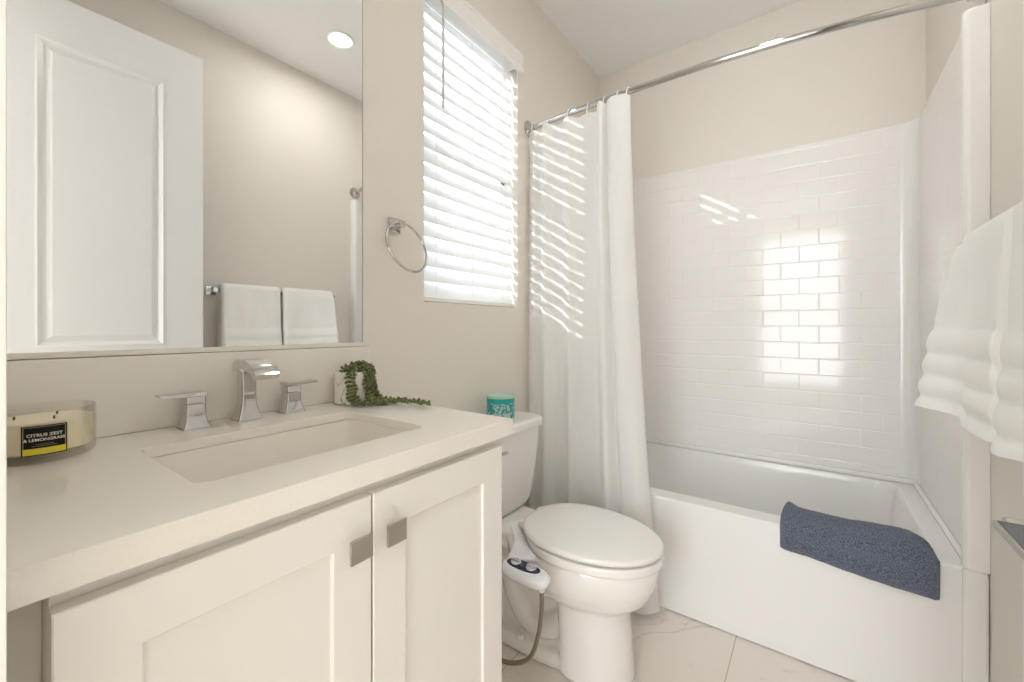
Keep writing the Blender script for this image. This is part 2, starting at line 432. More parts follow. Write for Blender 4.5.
# ------------------------------------------------------------------ SURROUND
ST = 2.03
sur = thing('tub_surround', 'glossy white tub surround moulded in a subway tile pattern', 'shower surround', (W / 2, D, RIM))
b = nb(); box(b, .03, W - .03, D - .030, D - .001, RIM + .001, ST, .004)
obj('back_panel', b, m_tile, sur)
for s, (xa, xb) in ((0, (.001, .030)), (1, (W - .030, W - .001))):
    b = nb(); box(b, xa, xb, TUBY + .030, D - .028, RIM + .001, ST, .004); obj('end_panel', b, m_tile_end, sur)
    b = nb(); # rounded corner cove between back and end panel
    cx, cy, R = (.030 + .055, D - .030 - .055, .055) if s == 0 else (W - .030 - .055, D - .030 - .055, .055)
    prof = []
    for k in range(9):
        a = PI / 2 * k / 8
        prof.append((cx + (1 if s else -1) * R * math.cos(a), cy + R * math.sin(a)))
    prof += [((W - .012) if s else .012, D - .012)] * 1
    loft(b, [[(x, y, z) for x, y in prof] for z in (RIM + .002, ST - .001)])
    obj('corner_cove', b, m_acryl, sur)
    # front bullnose column
    b = nb(); xw, dr = (W - .001, -1) if s else (.001, 1)
    def col(i, z): return [(xw, TUBY + i, z)] + [(xw + dr * (.051 - i - .016 * (1 - math.sin(a))), TUBY + i + .016 * (1 - math.cos(a)), z) for a in [PI / 2 * k / 6 for k in range(7)]] + [(xw + dr * (.051 - i), TUBY + .030, z), (xw + dr * .031, TUBY + .036, z), (xw, TUBY + .036, z)]
    loft(b, [col(0, RIM + .003), col(0, ST - .012), col(.003, ST - .004), col(.010, ST)])
    obj('front_flange', b, m_acryl, sur)
# smooth ledge bead at the foot of the panels
b = nb(); box(b, .034, W - .034, D - .052, D - .0295, RIM + .0008, RIM + .024, .009, 4); obj('bottom_ledge', b, m_acryl, sur)
b = nb(); box(b, W - .048, W - .0295, TUBY + .045, D - .054, RIM + .0008, RIM + .018, .008, 4); obj('bottom_ledge', b, m_acryl, sur)

# ------------------------------------------------------------------ SHOWER ROD, CURTAIN, RINGS
RODC = [(.012, 1.694, 2.098), (.30, 1.668, 2.096), (.62, 1.655, 2.094), (.95, 1.658, 2.091), (1.25, 1.690, 2.087), (1.512, 1.735, 2.083)]
def rod_at(x):
    for i in range(len(RODC) - 1):
        a, c = RODC[i], RODC[i + 1]
        if a[0] <= x <= c[0]:
            u = (x - a[0]) / (c[0] - a[0]); return [a[k] + (c[k] - a[k]) * u for k in range(3)]
    return list(RODC[0])
rod = thing('shower_rod', 'chrome shower curtain rod spanning the tub alcove', 'shower rod', (W / 2, 1.66, 2.09))
b = nb(); tube(b, spline(RODC, 40), .0125, 16); obj('rod', b, m_chrome, rod)
for c, sg in ((RODC[0], 1), (RODC[-1], -1)):
    b = nb(); xw = 0.001 if sg > 0 else W - .001
    lathe(b, [(.040, 0), (.040, sg * .004), (.034, sg * .010), (.020, sg * .022), (.0165, sg * .034), (.0165, sg * .036)], (xw, c[1], c[2]), 32, 'x')
    obj('flange', b, m_chrome, rod)

# curtain: one sheet in soft folds
top = [(.012, 1.684), (.050, 1.660), (.085, 1.676), (.118, 1.640), (.160, 1.664), (.205, 1.664), (.240, 1.640), (.275, 1.660), (.320, 1.672), (.368, 1.672),
       (.392, 1.622), (.412, 1.612), (.425, 1.652), (.440, 1.618), (.470, 1.606), (.505, 1.614), (.528, 1.640), (.515, 1.668)]
bot = [(.012, 1.672), (.050, 1.640), (.095, 1.666), (.125, 1.628), (.175, 1.660), (.225, 1.660), (.265, 1.626), (.300, 1.650), (.350, 1.664), (.400, 1.664),
       (.430, 1.606), (.468, 1.590), (.500, 1.650), (.535, 1.600), (.575, 1.584), (.612, 1.594), (.645, 1.634), (.630, 1.664)]
NU, NV = 190, 60
ts, bs = spline([(x, y, 0) for x, y in top], NU), spline([(x, y, 0) for x, y in bot], NU)
ringx = [.030, .125, .235, .335, .410, .470, .512]
b = nb(); rows = []
for j in range(NV + 1):
    v = j / NV; vv = v ** 1.45; row = []
    for i in range(NU):
        p = ts[i].lerp(bs[i], vv)
        # scalloped top between the rings
        dmin = min(abs(ts[i].x - rx) for rx in ringx)
        ztop = 2.070 - .012 * min(1, (dmin / .05)) ** 1.5
        z = ztop + (.030 - ztop) * v
        w = .0045 * math.sin(9 * v + i * .13) * v + .006 * (mnoise.noise(Vector((i * .05, v * 4, 3))))
        row.append(b.verts.new((max(.010, p.x), min(p.y + w, 1.688), z)))
    rows.append(row)
for a, c in zip(rows, rows[1:]):
    for i in range(NU - 1): b.faces.new((a[i], a[i + 1], c[i + 1], c[i]))
cur = obj('shower_curtain', b, m_curtain, None, (.3, 1.65, 0), smooth=180)
tag(cur, 'white cloth shower curtain drawn to the window side of the tub', 'shower curtain')
where = ['first from the window wall, beside the rod flange', 'second from the window wall', 'third from the window wall', 'alone over the flat middle of the curtain',
         'left of the two bunched curtain pleats', 'second from the curtain free edge', 'at the free edge of the curtain']
for rx, wh in zip(ringx, where):
    r0 = rod_at(rx); b = nb()
    tube(b, [(rx + .004 * math.sin(a), r0[1] + .018 * math.cos(a), r0[2] - .012 + .030 * math.sin(a)) for a in [2 * PI * k / 28 for k in range(28)]], .0026, 8, True)
    rg = obj('curtain_ring', b, m_plastic, None, (rx, r0[1], r0[2]))
    tag(rg, 'white curtain ring on the shower rod, ' + wh, 'curtain ring', 'curtain rings on the shower rod')

# ------------------------------------------------------------------ WINDOW BLIND
bl = thing('window_blind', 'closed white slatted blind glowing in the window', 'blind', (-.03, 1.31, WZ1))
b = nb(); SP = .0547; TH = math.radians(66.0); SW = .0635; yy0, yy1 = WY0 + .006, WY1 - .008
z = WZ0 + .052
while z < 2.335:
    pr = []
    for k in range(7):
        u = k / 6 - .5; c = .0030 * (1 - (2 * u) ** 2)
        # inner edge low, outer edge high
        x = -u * SW * math.cos(TH) * 1.0 + c * math.sin(TH); zz = u * SW * math.sin(TH) + c * math.cos(TH)
        pr.append((x, zz))
    out = [(x - .0030, zz) for x, zz in pr][::-1]
    ring = pr + out
    loft(b, [[(-.035 + x, y, z + zz) for x, zz in ring] for y in (yy0, yy1)])
    z += SP
obj('slat_panel', b, m_slat, bl, smooth=50)
b = nb(); box(b, -.055, -.018, yy0, yy1, WZ0 + .004, WZ0 + .022, .003); obj('bottom_rail', b, m_blind, bl)
b = nb(); box(b, -.062, -.010, yy0, yy1, 2.345, WZ1 - .002, .002); obj('headrail', b, m_blind, bl)
b = nb(); # valance with a small moulded profile and returns
vp = [(.002, 2.332), (.019, 2.332), (.022, 2.336), (.022, 2.350), (.019, 2.355), (.019, 2.398), (.023, 2.405), (.023, 2.414), (.020, 2.418), (.002, 2.418)]
loft(b, [[(x, y, zz) for x, zz in vp] for y in (.985, 1.622)]); obj('valance', b, m_blind, bl, smooth=20)
b = nb(); tube(b, [(.012, 1.087, 2.336), (.026, 1.087, 2.325), (.029, 1.087, 2.31), (.029, 1.087, 1.935)], .0042, 8)
obj('tilt_wand', b, M('wand_plastic', (.62, .62, .61), .3), bl)
b = nb()
for y in (1.105, 1.31, 1.515): tube(b, [(-.026, y, 2.345), (-.026, y, WZ0 + .02)], .0011, 6)
obj('ladder_cord', b, m_blind, bl)

# ------------------------------------------------------------------ VANITY CABINET
CY0, CY1, CX = .062, .753, .535
van = thing('vanity_cabinet', 'cream shaker vanity cabinet with two doors under the sink counter', 'cabinet', (.27, .41, 0))
b = nb(); T = .018; cb = CT - .038 - .002
box(b, .003, CX, CY0, CY0 + T, .0, cb); box(b, .003, CX, CY1 - T, CY1, .0, cb)
box(b, .003, CX, CY0 + T, CY1 - T, .10, .118); box(b, .003, .012, CY0 + T, CY1 - T, .118, cb)
box(b, CX - .018, CX, CY0 + T, CY1 - T, cb - .03, cb); box(b, CX - .075, CX - .06, CY0 + T, CY1 - T, 0, .10)
obj('body', b, m_cab, van, smooth=0)
b = nb(); box(b, .30, .492, .029, CY0 - .0005, 0, cb); obj('filler_strip', b, M('filler_lacquer', (.80, .76, .68), .5), van)
def shaker(y0, y1, pull_y, nm):
    bm = nb(); z0, z1 = .112, cb - .016; xf, xb = CX + .022, CX + .002; st = .064
    def rr(i, x, zi=None): return [(x, y0 + i, z0 + i), (x, y1 - i, z0 + i), (x, y1 - i, z1 - i), (x, y0 + i, z1 - i)]
    loft(bm, [rr(.0, xb), rr(0, xf - .0015), rr(.0015, xf), rr(st, xf), rr(st + .0015, xf - .0015), rr(st + .002, xf - .0062), rr(st + .004, xf - .0066)])
    d = obj('door', bm, m_cab, van, smooth=15)
    p = nb(); z1p = .812; h = .036
    box(p, xf + .018, xf + .023, pull_y, pull_y + .038, z1p - h, z1p, .0012)
    box(p, xf, xf + .019, pull_y + .014, pull_y + .026, z1p - h + .010, z1p - .010, .001)
    obj('pull', p, m_nickel, d)
shaker(CY0 - .0005, .4065, .356, 'a')
shaker(.4105, CY1 - .002, .4215, 'b')

# ------------------------------------------------------------------ COUNTER, BACKSPLASH, SINK
HX0, HX1, HY0, HY1 = .176, .455, .205, .615
ctr = thing('countertop', 'off-white quartz vanity countertop with a rectangular sink cutout', 'countertop', (.28, .41, CT))
def cmods(o):
    cut((HX0, HX1, HY0, HY1, CT - .2, CT + .2, .022), (.018, .540, .045, .768, CT - .06, CT - .020))(o)
    md = o.modifiers.new('b', 'BEVEL'); md.width = .0022; md.segments = 2; md.limit_method = 'ANGLE'; md.angle_limit = math.radians(60)
obj('slab', box(nb(), .0015, .563, .0285, .787, CT - .036, CT), m_quartz, ctr, mods=cmods, smooth=40); flush_cutters()
b = nb(); box(b, .0015, .020, .0285, .787, CT + .0003, CT + .155, .0018); obj('backsplash', b, m_quartz, ctr)
b = nb(); zt = CT - .0206
rg = [rrect(HX0 - .016, HX1 + .016, HY0 - .016, HY1 + .016, .03, zt), rrect(HX0 - .003, HX1 + .003, HY0 - .003, HY1 + .003, .024, zt),
      rrect(HX0 - .001, HX1 + .001, HY0 - .001, HY1 + .001, .026, zt - .006),
      rrect(HX0 + .010, HX1 - .010, HY0 + .010, HY1 - .010, .035, zt - .085), rrect(HX0 + .024, HX1 - .024, HY0 + .024, HY1 - .024, .04, zt - .108),
      rrect(HX0 + .055, HX1 - .055, HY0 + .055, HY1 - .055, .04, zt - .116), rrect(HX0 + .12, HX1 - .12, HY0 + .19, HY1 - .19, .015, zt - .120)]
outer = [rrect(HX0 - .016, HX1 + .016, HY0 - .016, HY1 + .016, .03, zt - .012), rrect(HX0 + .0, HX1 - .0, HY0, HY1, .04, zt - .10), rrect(HX0 + .05, HX1 - .05, HY0 + .05, HY1 - .05, .04, zt - .135)]
loft(b, outer[::-1] + rg)
snk = thing('sink_basin', 'rectangular white undermount sink basin set below the counter', 'sink', (.315, .41, zt - .135))
obj('basin', b, m_sink, snk, smooth=50)
b = nb(); lathe(b, [(.024, .0005), (.024, .003), (.014, .004), (.012, .001)], (.315, .41, zt - .1195), 24); obj('drain', b, m_chrome, snk)

# ------------------------------------------------------------------ FAUCET
fa = thing('faucet', 'widespread chrome faucet with square flared spout and two lever handles', 'faucet', (.062, .42, CT))
def sq(cx, cy, z, hx, hy, r=.004): return rrect(cx - hx, cx + hx, cy - hy, cy + hy, min(r, hx * .9, hy * .9), z, 4)
fx = .062; fy = .420; z0 = CT + .0006
b = nb()
loft(b, [sq(fx, fy, z0, .0255, .0255), sq(fx, fy, z0 + .004, .0250, .0250), sq(fx, fy, z0 + .016, .0215, .0205), sq(fx, fy, z0 + .035, .0180, .0160), sq(fx, fy, z0 + .06, .0172, .0150), sq(fx, fy, z0 + .112, .0175, .0155)])
obj('spout_body', b, m_chrome, fa)
b = nb()
path = [(fx - .020, .112), (fx - .020, .126), (fx - .013, .136), (fx + .010, .1395), (fx + .045, .1385), (fx + .075, .1330), (fx + .098, .1220), (fx + .108, .1100)]
under = [(fx + .020, .112), (fx + .022, .117), (fx + .026, .118), (fx + .034, .117), (fx + .050, .115), (fx + .070, .112), (fx + .088, .106), (fx + .100, .0985)]
ups = spline([(x, z, 0) for x, z in path], 24); uns = spline([(x, z, 0) for x, z in under], 24)
rings = []
for a, c in zip(ups, uns):
    w = .0215 + .004 * max(0, (a.x - fx) / .1)
    rings.append([(a.x, fy - w, z0 + a.y - .001), (a.x, fy - w + .003, z0 + a.y), (a.x, fy + w - .003, z0 + a.y), (a.x, fy + w, z0 + a.y - .001),
                  (c.x, fy + w, z0 + c.y + .001), (c.x, fy + w - .003, z0 + c.y), (c.x, fy - w + .003, z0 + c.y), (c.x, fy - w, z0 + c.y + .001)])
loft(b, rings); obj('spout', b, m_chrome, fa, smooth=50)
for sg, hy in ((-1, .318), (1, .522)):
    b = nb()
    loft(b, [sq(fx, hy, z0, .0245, .0245), sq(fx, hy, z0 + .004, .0240, .0240), sq(fx, hy, z0 + .014, .0205, .0200), sq(fx, hy, z0 + .028, .0190, .0180), sq(fx, hy, z0 + .050, .0185, .0175)])
    h = obj('handle', b, m_chrome, fa)
    b = nb()
    loft(b, [sq(fx, hy, z0 + .0515, .0185, .0175), sq(fx, hy, z0 + .066, .0185, .0175)]);
    L = .060
    rings = []
    for k in range(8):
        u = k / 7; y = hy + sg * (-.0185 + u * (L + .0185)); th = .0045 - .0025 * u; zc = z0 + .072 - .006 * u * (1 - u); hw = .0190 - .003 * u
        rings.append([(fx - hw, y, zc - th), (fx + hw, y, zc - th), (fx + hw, y, zc + .003), (fx - hw, y, zc + .003)])
    loft(b, rings)
    obj('lever', b, m_chrome, h, smooth=30)

# ------------------------------------------------------------------ MIRROR
mi = thing('wall_mirror', 'large frameless wall mirror above the backsplash', 'mirror', (0, .41, 1.075))
MZ1 = 2.30
obj('mirror_glass', box(nb(), .001, .0065, .029, .764, 1.084, MZ1), m_mirror, mi, smooth=0)
b = nb(); box(b, .001, .0105, .029, .764, 1.0735, 1.0838, .001); obj('bottom_channel', b, M('channel_satin', (.84, .81, .75), .35), mi)
b = nb(); box(b, .001, .0072, .7641, .7663, 1.0735, MZ1); obj('edge_strip', b, M('mirror_edge', (.36, .36, .33), .3), mi)

# ------------------------------------------------------------------ TOWEL RING
tr = thing('towel_ring', 'chrome towel ring between the mirror and the window', 'towel ring', (0, .889, 1.46))
ty, tz = .886, 1.467
b = nb(); box(b, .001, .008, ty - .024, ty + .024, tz - .024, tz + .024, .002); obj('wall_plate', b, m_chrome, tr)
b = nb(); box(b, .007, .048, ty - .012, ty + .012, tz - .011, tz + .011, .002); obj('post', b, m_chrome, tr)
b = nb(); R = .079; cz = tz - R + .004
tube(b, [(.040 + .012 * (1 - math.cos(a)) , ty + .030 * (1 - math.cos(a)) * .5 + R * math.sin(a), cz + R * math.cos(a)) for a in [2 * PI * k / 60 for k in range(60)]], .0044, 10, True)
obj('ring', b, m_chrome, tr)

# ------------------------------------------------------------------ CANDLE IN GLASS JAR
cc = (.099, .100, CT + .0006); cr = .0635
ca = thing('jar_candle', 'round three-wick candle in a clear glass jar on the counter end', 'candle', cc)
b = nb(); lathe(b, [(.02, 0), (cr - .006, 0), (cr - .001, .004), (cr, .012), (cr, .0795), (cr - .0012, .081), (cr - .0024, .0795), (cr - .0026, .016), (cr - .008, .0125), (.02, .012)], cc, 56)
obj('jar', b, m_jar, ca, smooth=50)
b = nb(); lathe(b, [(.015, .0128), (cr - .009, .0128), (cr - .0034, .0165), (cr - .0034, .062), (cr - .006, .0635), (.015, .063)], cc, 48); wx = obj('wax', b, m_wax, ca)
for k in range(3):
    a = math.radians(20 + 120 * k); b = nb()
    tube(b, [(cc[0] + .030 * math.cos(a), cc[1] + .030 * math.sin(a), CT + .0625), (cc[0] + .030 * math.cos(a), cc[1] + .030 * math.sin(a), CT + .066), (cc[0] + .030 * math.cos(a) + .002, cc[1] + .030 * math.sin(a), CT + .0685)], .0014, 6)
    obj('wick', b, m_wick, ca)
A0 = math.radians(-3)   # label centre direction (faces the room)
def onjar(s, h, r): a = A0 + s / cr; return (cc[0] + r * math.cos(a), cc[1] + r * math.sin(a), cc[2] + h)
def patch(s0, s1, h0, h1, r, n=14):
    bm = nb(); rr = []
    for rad in (r, r + .0004):
        rr.append([[bm.verts.new(onjar(s0 + (s1 - s0) * k / n, h, rad)) for k in range(n + 1)] for h in (h0, h1)])
    for q in rr:
        for k in range(n): bm.faces.new((q[0][k], q[0][k + 1], q[1][k + 1], q[1][k]))
    for e in (0, 1):
        for k in range(n): bm.faces.new((rr[0][e][k], rr[0][e][k + 1], rr[1][e][k + 1], rr[1][e][k]))
    return bm
LH0, LH1 = .014, .060
lb = obj('label', patch(-.0245, .0245, LH0, LH1, cr + .0003), m_label, ca)
obj('label_field', patch(-.0228, .0228, LH0 + .0015, LH1 - .0015, cr + .0008), m_gold, lb)
obj('label_ground', patch(-.0215, .0215, LH0 + .0025, LH1 - .0025, cr + .0012), m_label, lb)
obj('label_band', patch(-.0225, .0225, LH0 + .002, LH0 + .0115, cr + .0016), m_yellow, lb)
def jartext(txt, size, hz, off=0):
    cu = bpy.data.curves.new('t', 'FONT'); cu.body = txt; cu.size = size; cu.align_x = 'CENTER'; cu.extrude = .0001; cu.offset = .00012
    to = bpy.data.objects.new('t', cu); COL.objects.link(to)
    dg = bpy.context.evaluated_depsgraph_get(); dg.update()
    me = bpy.data.meshes.new_from_object(to.evaluated_get(dg)); bpy.data.objects.remove(to); bpy.data.curves.remove(cu)
    bm = nb(); bm.from_mesh(me); bpy.data.meshes.remove(me)
    bmesh.ops.subdivide_edges(bm, edges=[e for e in bm.edges if e.calc_length() > .002], cuts=1)
    for v in bm.verts: v.co = Vector(onjar(v.co.x + off, hz + v.co.y, cr + .0018 + v.co.z))
    return bm
obj('lettering', jartext('CITRUS ZEST', .0064, .0435), m_ink, lb, smooth=0)
obj('lettering', jartext('& LEMONGRASS', .0060, .0365), m_ink, lb, smooth=0)
m_fine = M('label_small_print', (.25, .23, .18), .5)
b = patch(-.009, .009, .0312, .0318, cr + .0016)
obj('small_print', b, m_fine, lb); obj('small_print', patch(-.013, .013, .0285, .0291, cr + .0016), m_fine, lb)

# ------------------------------------------------------------------ POTTED TRAILING SUCCULENT
pc = (.0705, .687, CT + .0006); pr = .0470; ph = .088
pp = thing('potted_succulent', 'trailing string-of-pearls plant in a white marbled pot beside the faucet', 'plant', pc)
b = nb(); lathe(b, [(.015, 0), (pr - .003, 0), (pr, .003), (pr, ph - .001), (pr - .001, ph), (pr - .004, ph), (pr - .005, ph - .010), (.012, ph - .012)], pc, 48); obj('pot', b, m_potm, pp)
b = nb(); lathe(b, [(.0, .0), (.0365, .0)], (pc[0], pc[1], pc[2] + ph - .0085), 24, cap=False); obj('soil', b, m_soil, pp)
rnd = random.Random(4)
zt = CT + ph; zc = CT + .0085
def fall(px, py, ex, ey, tail=(), lift=.018):
    """a strand from the soil over the rim at (px, py) to the counter at (ex, ey), then along the tail"""
    cx, cy = pc[0], pc[1]
    mx, my = cx + (px - cx) * .55, cy + (py - cy) * .55
    ox, oy = cx + (px - cx) * 1.16, cy + (py - cy) * 1.16
    return [(mx, my, zt - .004), (cx + (px - cx) * .85, cy + (py - cy) * .85, zt + lift), (ox, oy, zt + .002), (ox + (ex - ox) * .12, oy + (ey - oy) * .12, zt - .030),
            (ox + (ex - ox) * .35, oy + (ey - oy) * .35, zc + .022), (ex, ey, zc)] + [(x, y, zc) for x, y in tail]
strands = [
    fall(.104, .655, .130, .650, ((.150, .652), (.165, .662))),
    fall(.111, .664, .142, .662, ((.160, .668),), .014),
    fall(.114, .704, .160, .700, ((.182, .712),)),
    fall(.108, .715, .150, .718, ((.178, .725), (.196, .742)), .020),
    fall(.100, .723, .140, .735, ((.170, .742), (.205, .756), (.245, .766), (.298, .768)), .014),
    fall(.092, .729, .125, .745, ((.160, .752), (.200, .757), (.240, .769), (.285, .771)), .018),
    fall(.116, .694, .165, .690, ((.180, .700),), .010),
    fall(.105, .710, .145, .704, ((.165, .684), (.176, .672)), .024),
    fall(.095, .727, .150, .728, ((.185, .734), (.215, .752)), .010),
    [(.060, .665, zt - .004), (.078, .660, zt + .012), (.094, .668, zt + .016), (.104, .682, zt + .014), (.108, .700, zt + .012)],
    [(.055, .690, zt - .004), (.066, .706, zt + .016), (.082, .716, zt + .022), (.098, .718, zt + .016)],
    [(.060, .680, zt - .004), (.072, .684, zt + .018), (.086, .694, zt + .024), (.100, .704, zt + .018)],
    [(.140, .690, zc + .004), (.152, .700, zc + .006), (.168, .704, zc), (.186, .722, zc)],
]
b = nb()
def bead(p, s, d):
    r = bmesh.ops.create_icosphere(b, subdivisions=1, radius=1)
    q = d.to_track_quat('Z', 'Y').to_matrix().to_4x4()
    bmesh.ops.transform(b, matrix=Matrix.Translation(p) @ q @ Matrix.Diagonal((s * .72, s * .72, s * 1.15, 1)), verts=r['verts'])
for st in strands:
    pts = spline(st, 60); last = None; acc = 0; ang = rnd.random() * 6
    b2pts = [pts[i] for i in range(0, 60, 3)]
    tube(b, b2pts, .0009, 5)
    for i in range(1, 60):
        acc += (pts[i] - pts[i - 1]).length
        if acc > .0082:
            acc = 0; t = (pts[i] - pts[i - 1]).normalized(); o = t.orthogonal().normalized(); ang += 2.4
            for kk in range(2):
                d = (Matrix.Rotation(ang + kk * PI, 3, t) @ o + t * .35).normalized()
                p = pts[i] + d * .0058
                if p.z < CT + .0078: p.z = CT + .0078 + rnd.random() * .001
                rad = math.hypot(p.x - pc[0], p.y - pc[1])
                if p.z < zt - .002 and rad < pr + .0045:
                    k = (pr + .0045) / rad; p.x = pc[0] + (p.x - pc[0]) * k; p.y = pc[1] + (p.y - pc[1]) * k
                bead(p, .0052 + rnd.random() * .0016, d)
obj('foliage', b, m_leaf, pp, smooth=180)

# ------------------------------------------------------------------ TOILET
TY = 1.292
def egg(z, xb, xf, hw, yb=None, n=56, cxr=.42, pw=2.0, pb=2.6, cy=TY):
    """egg outline: rounder front, squarer back"""
    cx = xb + (xf - xb) * cxr; out = []
    for k in range(n):
        a = 2 * PI * k / n; c, s = math.cos(a), math.sin(a)
        if c >= 0: x = cx + (xf - cx) * abs(c) ** (2 / pw); y = hw * math.copysign(abs(s) ** (2 / pw), s)
        else: x = cx - (cx - xb) * abs(c) ** (2 / pb); y = hw * math.copysign(abs(s) ** (2 / pb), s)
        out.append((x, cy + y, z))
    return out
wc = thing('toilet', 'white two-piece toilet with closed lid between vanity and bathtub', 'toilet', (.35, TY, 0))
b = nb()
# bowl
loft(b, [egg(.228, .34, .640, .098), egg(.245, .32, .680, .124), egg(.270, .29, .706, .147), egg(.302, .26, .725, .164), egg(.330, .235, .738, .172), egg(.370, .225, .744, .176), egg(.388, .225, .742, .174), egg(.393, .230, .736, .169)])
# front pedestal
loft(b, [egg(.002, .44, .668, .112, pb=5), egg(.02, .44, .667, .111, pb=5), egg(.10, .44, .660, .107, pb=5), egg(.20, .435, .652, .106, pb=5), egg(.27, .42, .66, .114, pb=5)])
# trapway core, foot and deck behind
loft(b, [egg(.002, .10, .60, .115, pb=4), egg(.030, .10, .60, .113, pb=4), egg(.045, .11, .60, .100, pb=4)])
loft(b, [egg(.03, .12, .58, .050, pb=4), egg(.15, .12, .58, .050, pb=4), egg(.29, .10, .55, .075, pb=4), egg(.36, .05, .50, .12, pb=4)])
loft(b, [egg(.335, .04, .40, .095, pb=5), egg(.36, .03, .40, .112, pb=5), egg(.398, .03, .40, .116, pb=5), egg(.404, .034, .40, .112, pb=5)])
tube(b, spline([(.50, TY - .045, .20), (.40, TY - .048, .10), (.30, TY - .045, .09), (.24, TY - .045, .17), (.22, TY - .042, .27), (.16, TY - .045, .20), (.15, TY - .045, .05)], 36), .040, 16)
tube(b, spline([(.50, TY + .045, .20), (.40, TY + .048, .10), (.30, TY + .045, .09), (.24, TY + .045, .17), (.22, TY + .042, .27), (.16, TY + .045, .20), (.15, TY + .045, .05)], 36), .040, 16)
def remesh(o):
    r = o.modifiers.new('r', 'REMESH'); r.mode = 'VOXEL'; r.voxel_size = .0055
    s = o.modifiers.new('s', 'SMOOTH'); s.iterations = 10; s.factor = .5
obj('bowl', b, m_porc, wc, mods=remesh, smooth=180)
# seat and lid
def slab_egg(z0, z1, xb, xf, hw, r, dome=0, cxr=.45, pb=2.25):
    bm = nb(); k = [(r, 0), (r * .3, r * .3), (0, r)]
    rings = [egg(z0 + dz, xb + i, xf - i, hw - i, cxr=cxr, pb=pb) for i, dz in k]
    rings += [egg(z1 - dz, xb + i, xf - i, hw - i, cxr=cxr, pb=pb) for i, dz in k[::-1]]
    for q in (.03, .07, .11): rings.append(egg(z1 + dome * (1 - (1 - q / .11) ** 2), xb + q, xf - q * 1.35, hw - q, cxr=cxr, pb=pb))
    loft(bm, rings); return bm
obj('seat', slab_egg(.3965, .425, .300, .757, .184, .007), m_porc, wc, smooth=50)
obj('lid', slab_egg(.4295, .450, .285, .757, .183, .008, .006), m_porc, wc, smooth=50)
b = nb()

for s_ in (-1, 1): obj('hinge', box(nb(), .272, .306, TY + s_ * .062 - .016, TY + s_ * .062 + .016, .4145, .440, .006, 3), m_porc, wc)
# tank and its lid
b = nb()
def tank(z, x1, hw, x0=.014): return rrect(x0, x1, TY - hw, TY + hw, .055 if x1 > .1 else .02, z, 8)
loft(b, [tank(.408, .165, .145), tank(.414, .178, .160), tank(.44, .190, .172), tank(.50, .197, .180), tank(.60, .205, .195), tank(.70, .210, .204), tank(.726, .211, .205)])
obj('tank', b, m_porc, wc)
b = nb()
def tl(z, i): return rrect(.008 + i, .224 - i, TY - .218 + i, TY + .218 - i, .06 - i, z, 10)
loft(b, [tl(.7275, .006), tl(.730, .001), tl(.734, 0), tl(.752, 0), tl(.758, .003), tl(.762, .010), tl(.763, .03)])
obj('tank_lid', b, m_porc, wc)
b = nb(); tube(b, [(.206, TY - .150, .68), (.226, TY - .150, .68)], .010, 12); tube(b, [(.224, TY - .155, .68), (.228, TY - .110, .676), (.226, TY - .075, .672)], [.008, .006, .005], 10)
obj('flush_lever', b, m_chrome, wc)
b = nb(); lathe(b, [(.012, 0), (.013, .004), (.010, .012), (.0, .014)], (.30, TY - .1, .046), 16); obj('bolt_cap', b, m_plastic, wc)

# bidet attachment
bd = thing('bidet_attachment', 'white bidet control panel with navy dial plate on the toilet side', 'bidet', (.42, 1.06, .40))
b = nb(); rings = []
for p, w, zz in (((.262, 1.226), .020, .4085), ((.290, 1.196), .019, .4085), ((.322, 1.160), .020, .4080), ((.352, 1.120), .027, .4085), ((.380, 1.085), .040, .4100), ((.402, 1.058), .047, .4110)):
    d = Vector((.62, -.78)); nx, ny = .78, .62
    rings.append([(p[0] - nx * w, p[1] - ny * w, zz - .0035), (p[0] + nx * w, p[1] + ny * w, zz - .0035), (p[0] + nx * w, p[1] + ny * w, zz + .0015), (p[0] + nx * (w - .002), p[1] + ny * (w - .002), zz + .003), (p[0] - nx * (w - .002), p[1] - ny * (w - .002), zz + .003), (p[0] - nx * w, p[1] - ny * w, zz + .0015)])
loft(b, rings)
obj('neck', b, m_plastic, bd, smooth=60)
b = nb()
def pod(z, i): return [(.430 + (.085 - i) * math.copysign(abs(math.cos(a)) ** .75, math.cos(a)), 1.030 + (.038 - i) * math.copysign(abs(math.sin(a)) ** .8, math.sin(a)), z) for a in [2 * PI * k / 48 for k in range(48)]]
loft(b, [pod(.372, .020), pod(.376, .010), pod(.386, .003), pod(.396, .000), pod(.404, .003), pod(.411, .010), pod(.4135, .018)])
pd = obj('control_pod', b, m_plastic, bd, smooth=50)
b = nb()
def plate(z, i): return [(.424 + (.058 - i) * math.copysign(abs(math.cos(a)) ** .8, math.cos(a)), 1.030 + (.0215 - i) * math.copysign(abs(math.sin(a)) ** .9, math.sin(a)), z) for a in [2 * PI * k / 40 for k in range(40)]]
loft(b, [plate(.4130, 0), plate(.4150, 0), plate(.4158, .001)]); obj('dial_plate', b, m_navy, bd)
for kx in (.397, .452):
    b = nb(); lathe(b, [(.016, 0), (.0165, .003), (.0145, .006), (.0, .0065)], (kx, 1.030, .4155), 28)
    box(b, kx - .013, kx + .013, 1.027, 1.033, .4215, .4255, .0008)
    obj('dial_knob', b, m_silver, bd)
b = nb(); tube(b, [(.478, 1.046, .350), (.478, 1.046, .374)], .009, 12); obj('hose_nut', b, m_plastic, bd)
b = nb(); tube(b, spline([(.478, 1.046, .352), (.479, 1.046, .30), (.468, 1.046, .22), (.44, 1.045, .14), (.38, 1.04, .095), (.30, 1.03, .085), (.20, .99, .12), (.10, .93, .17), (.03, .90, .19)], 60), .0065, 10)
obj('supply_hose', b, m_hose, bd)
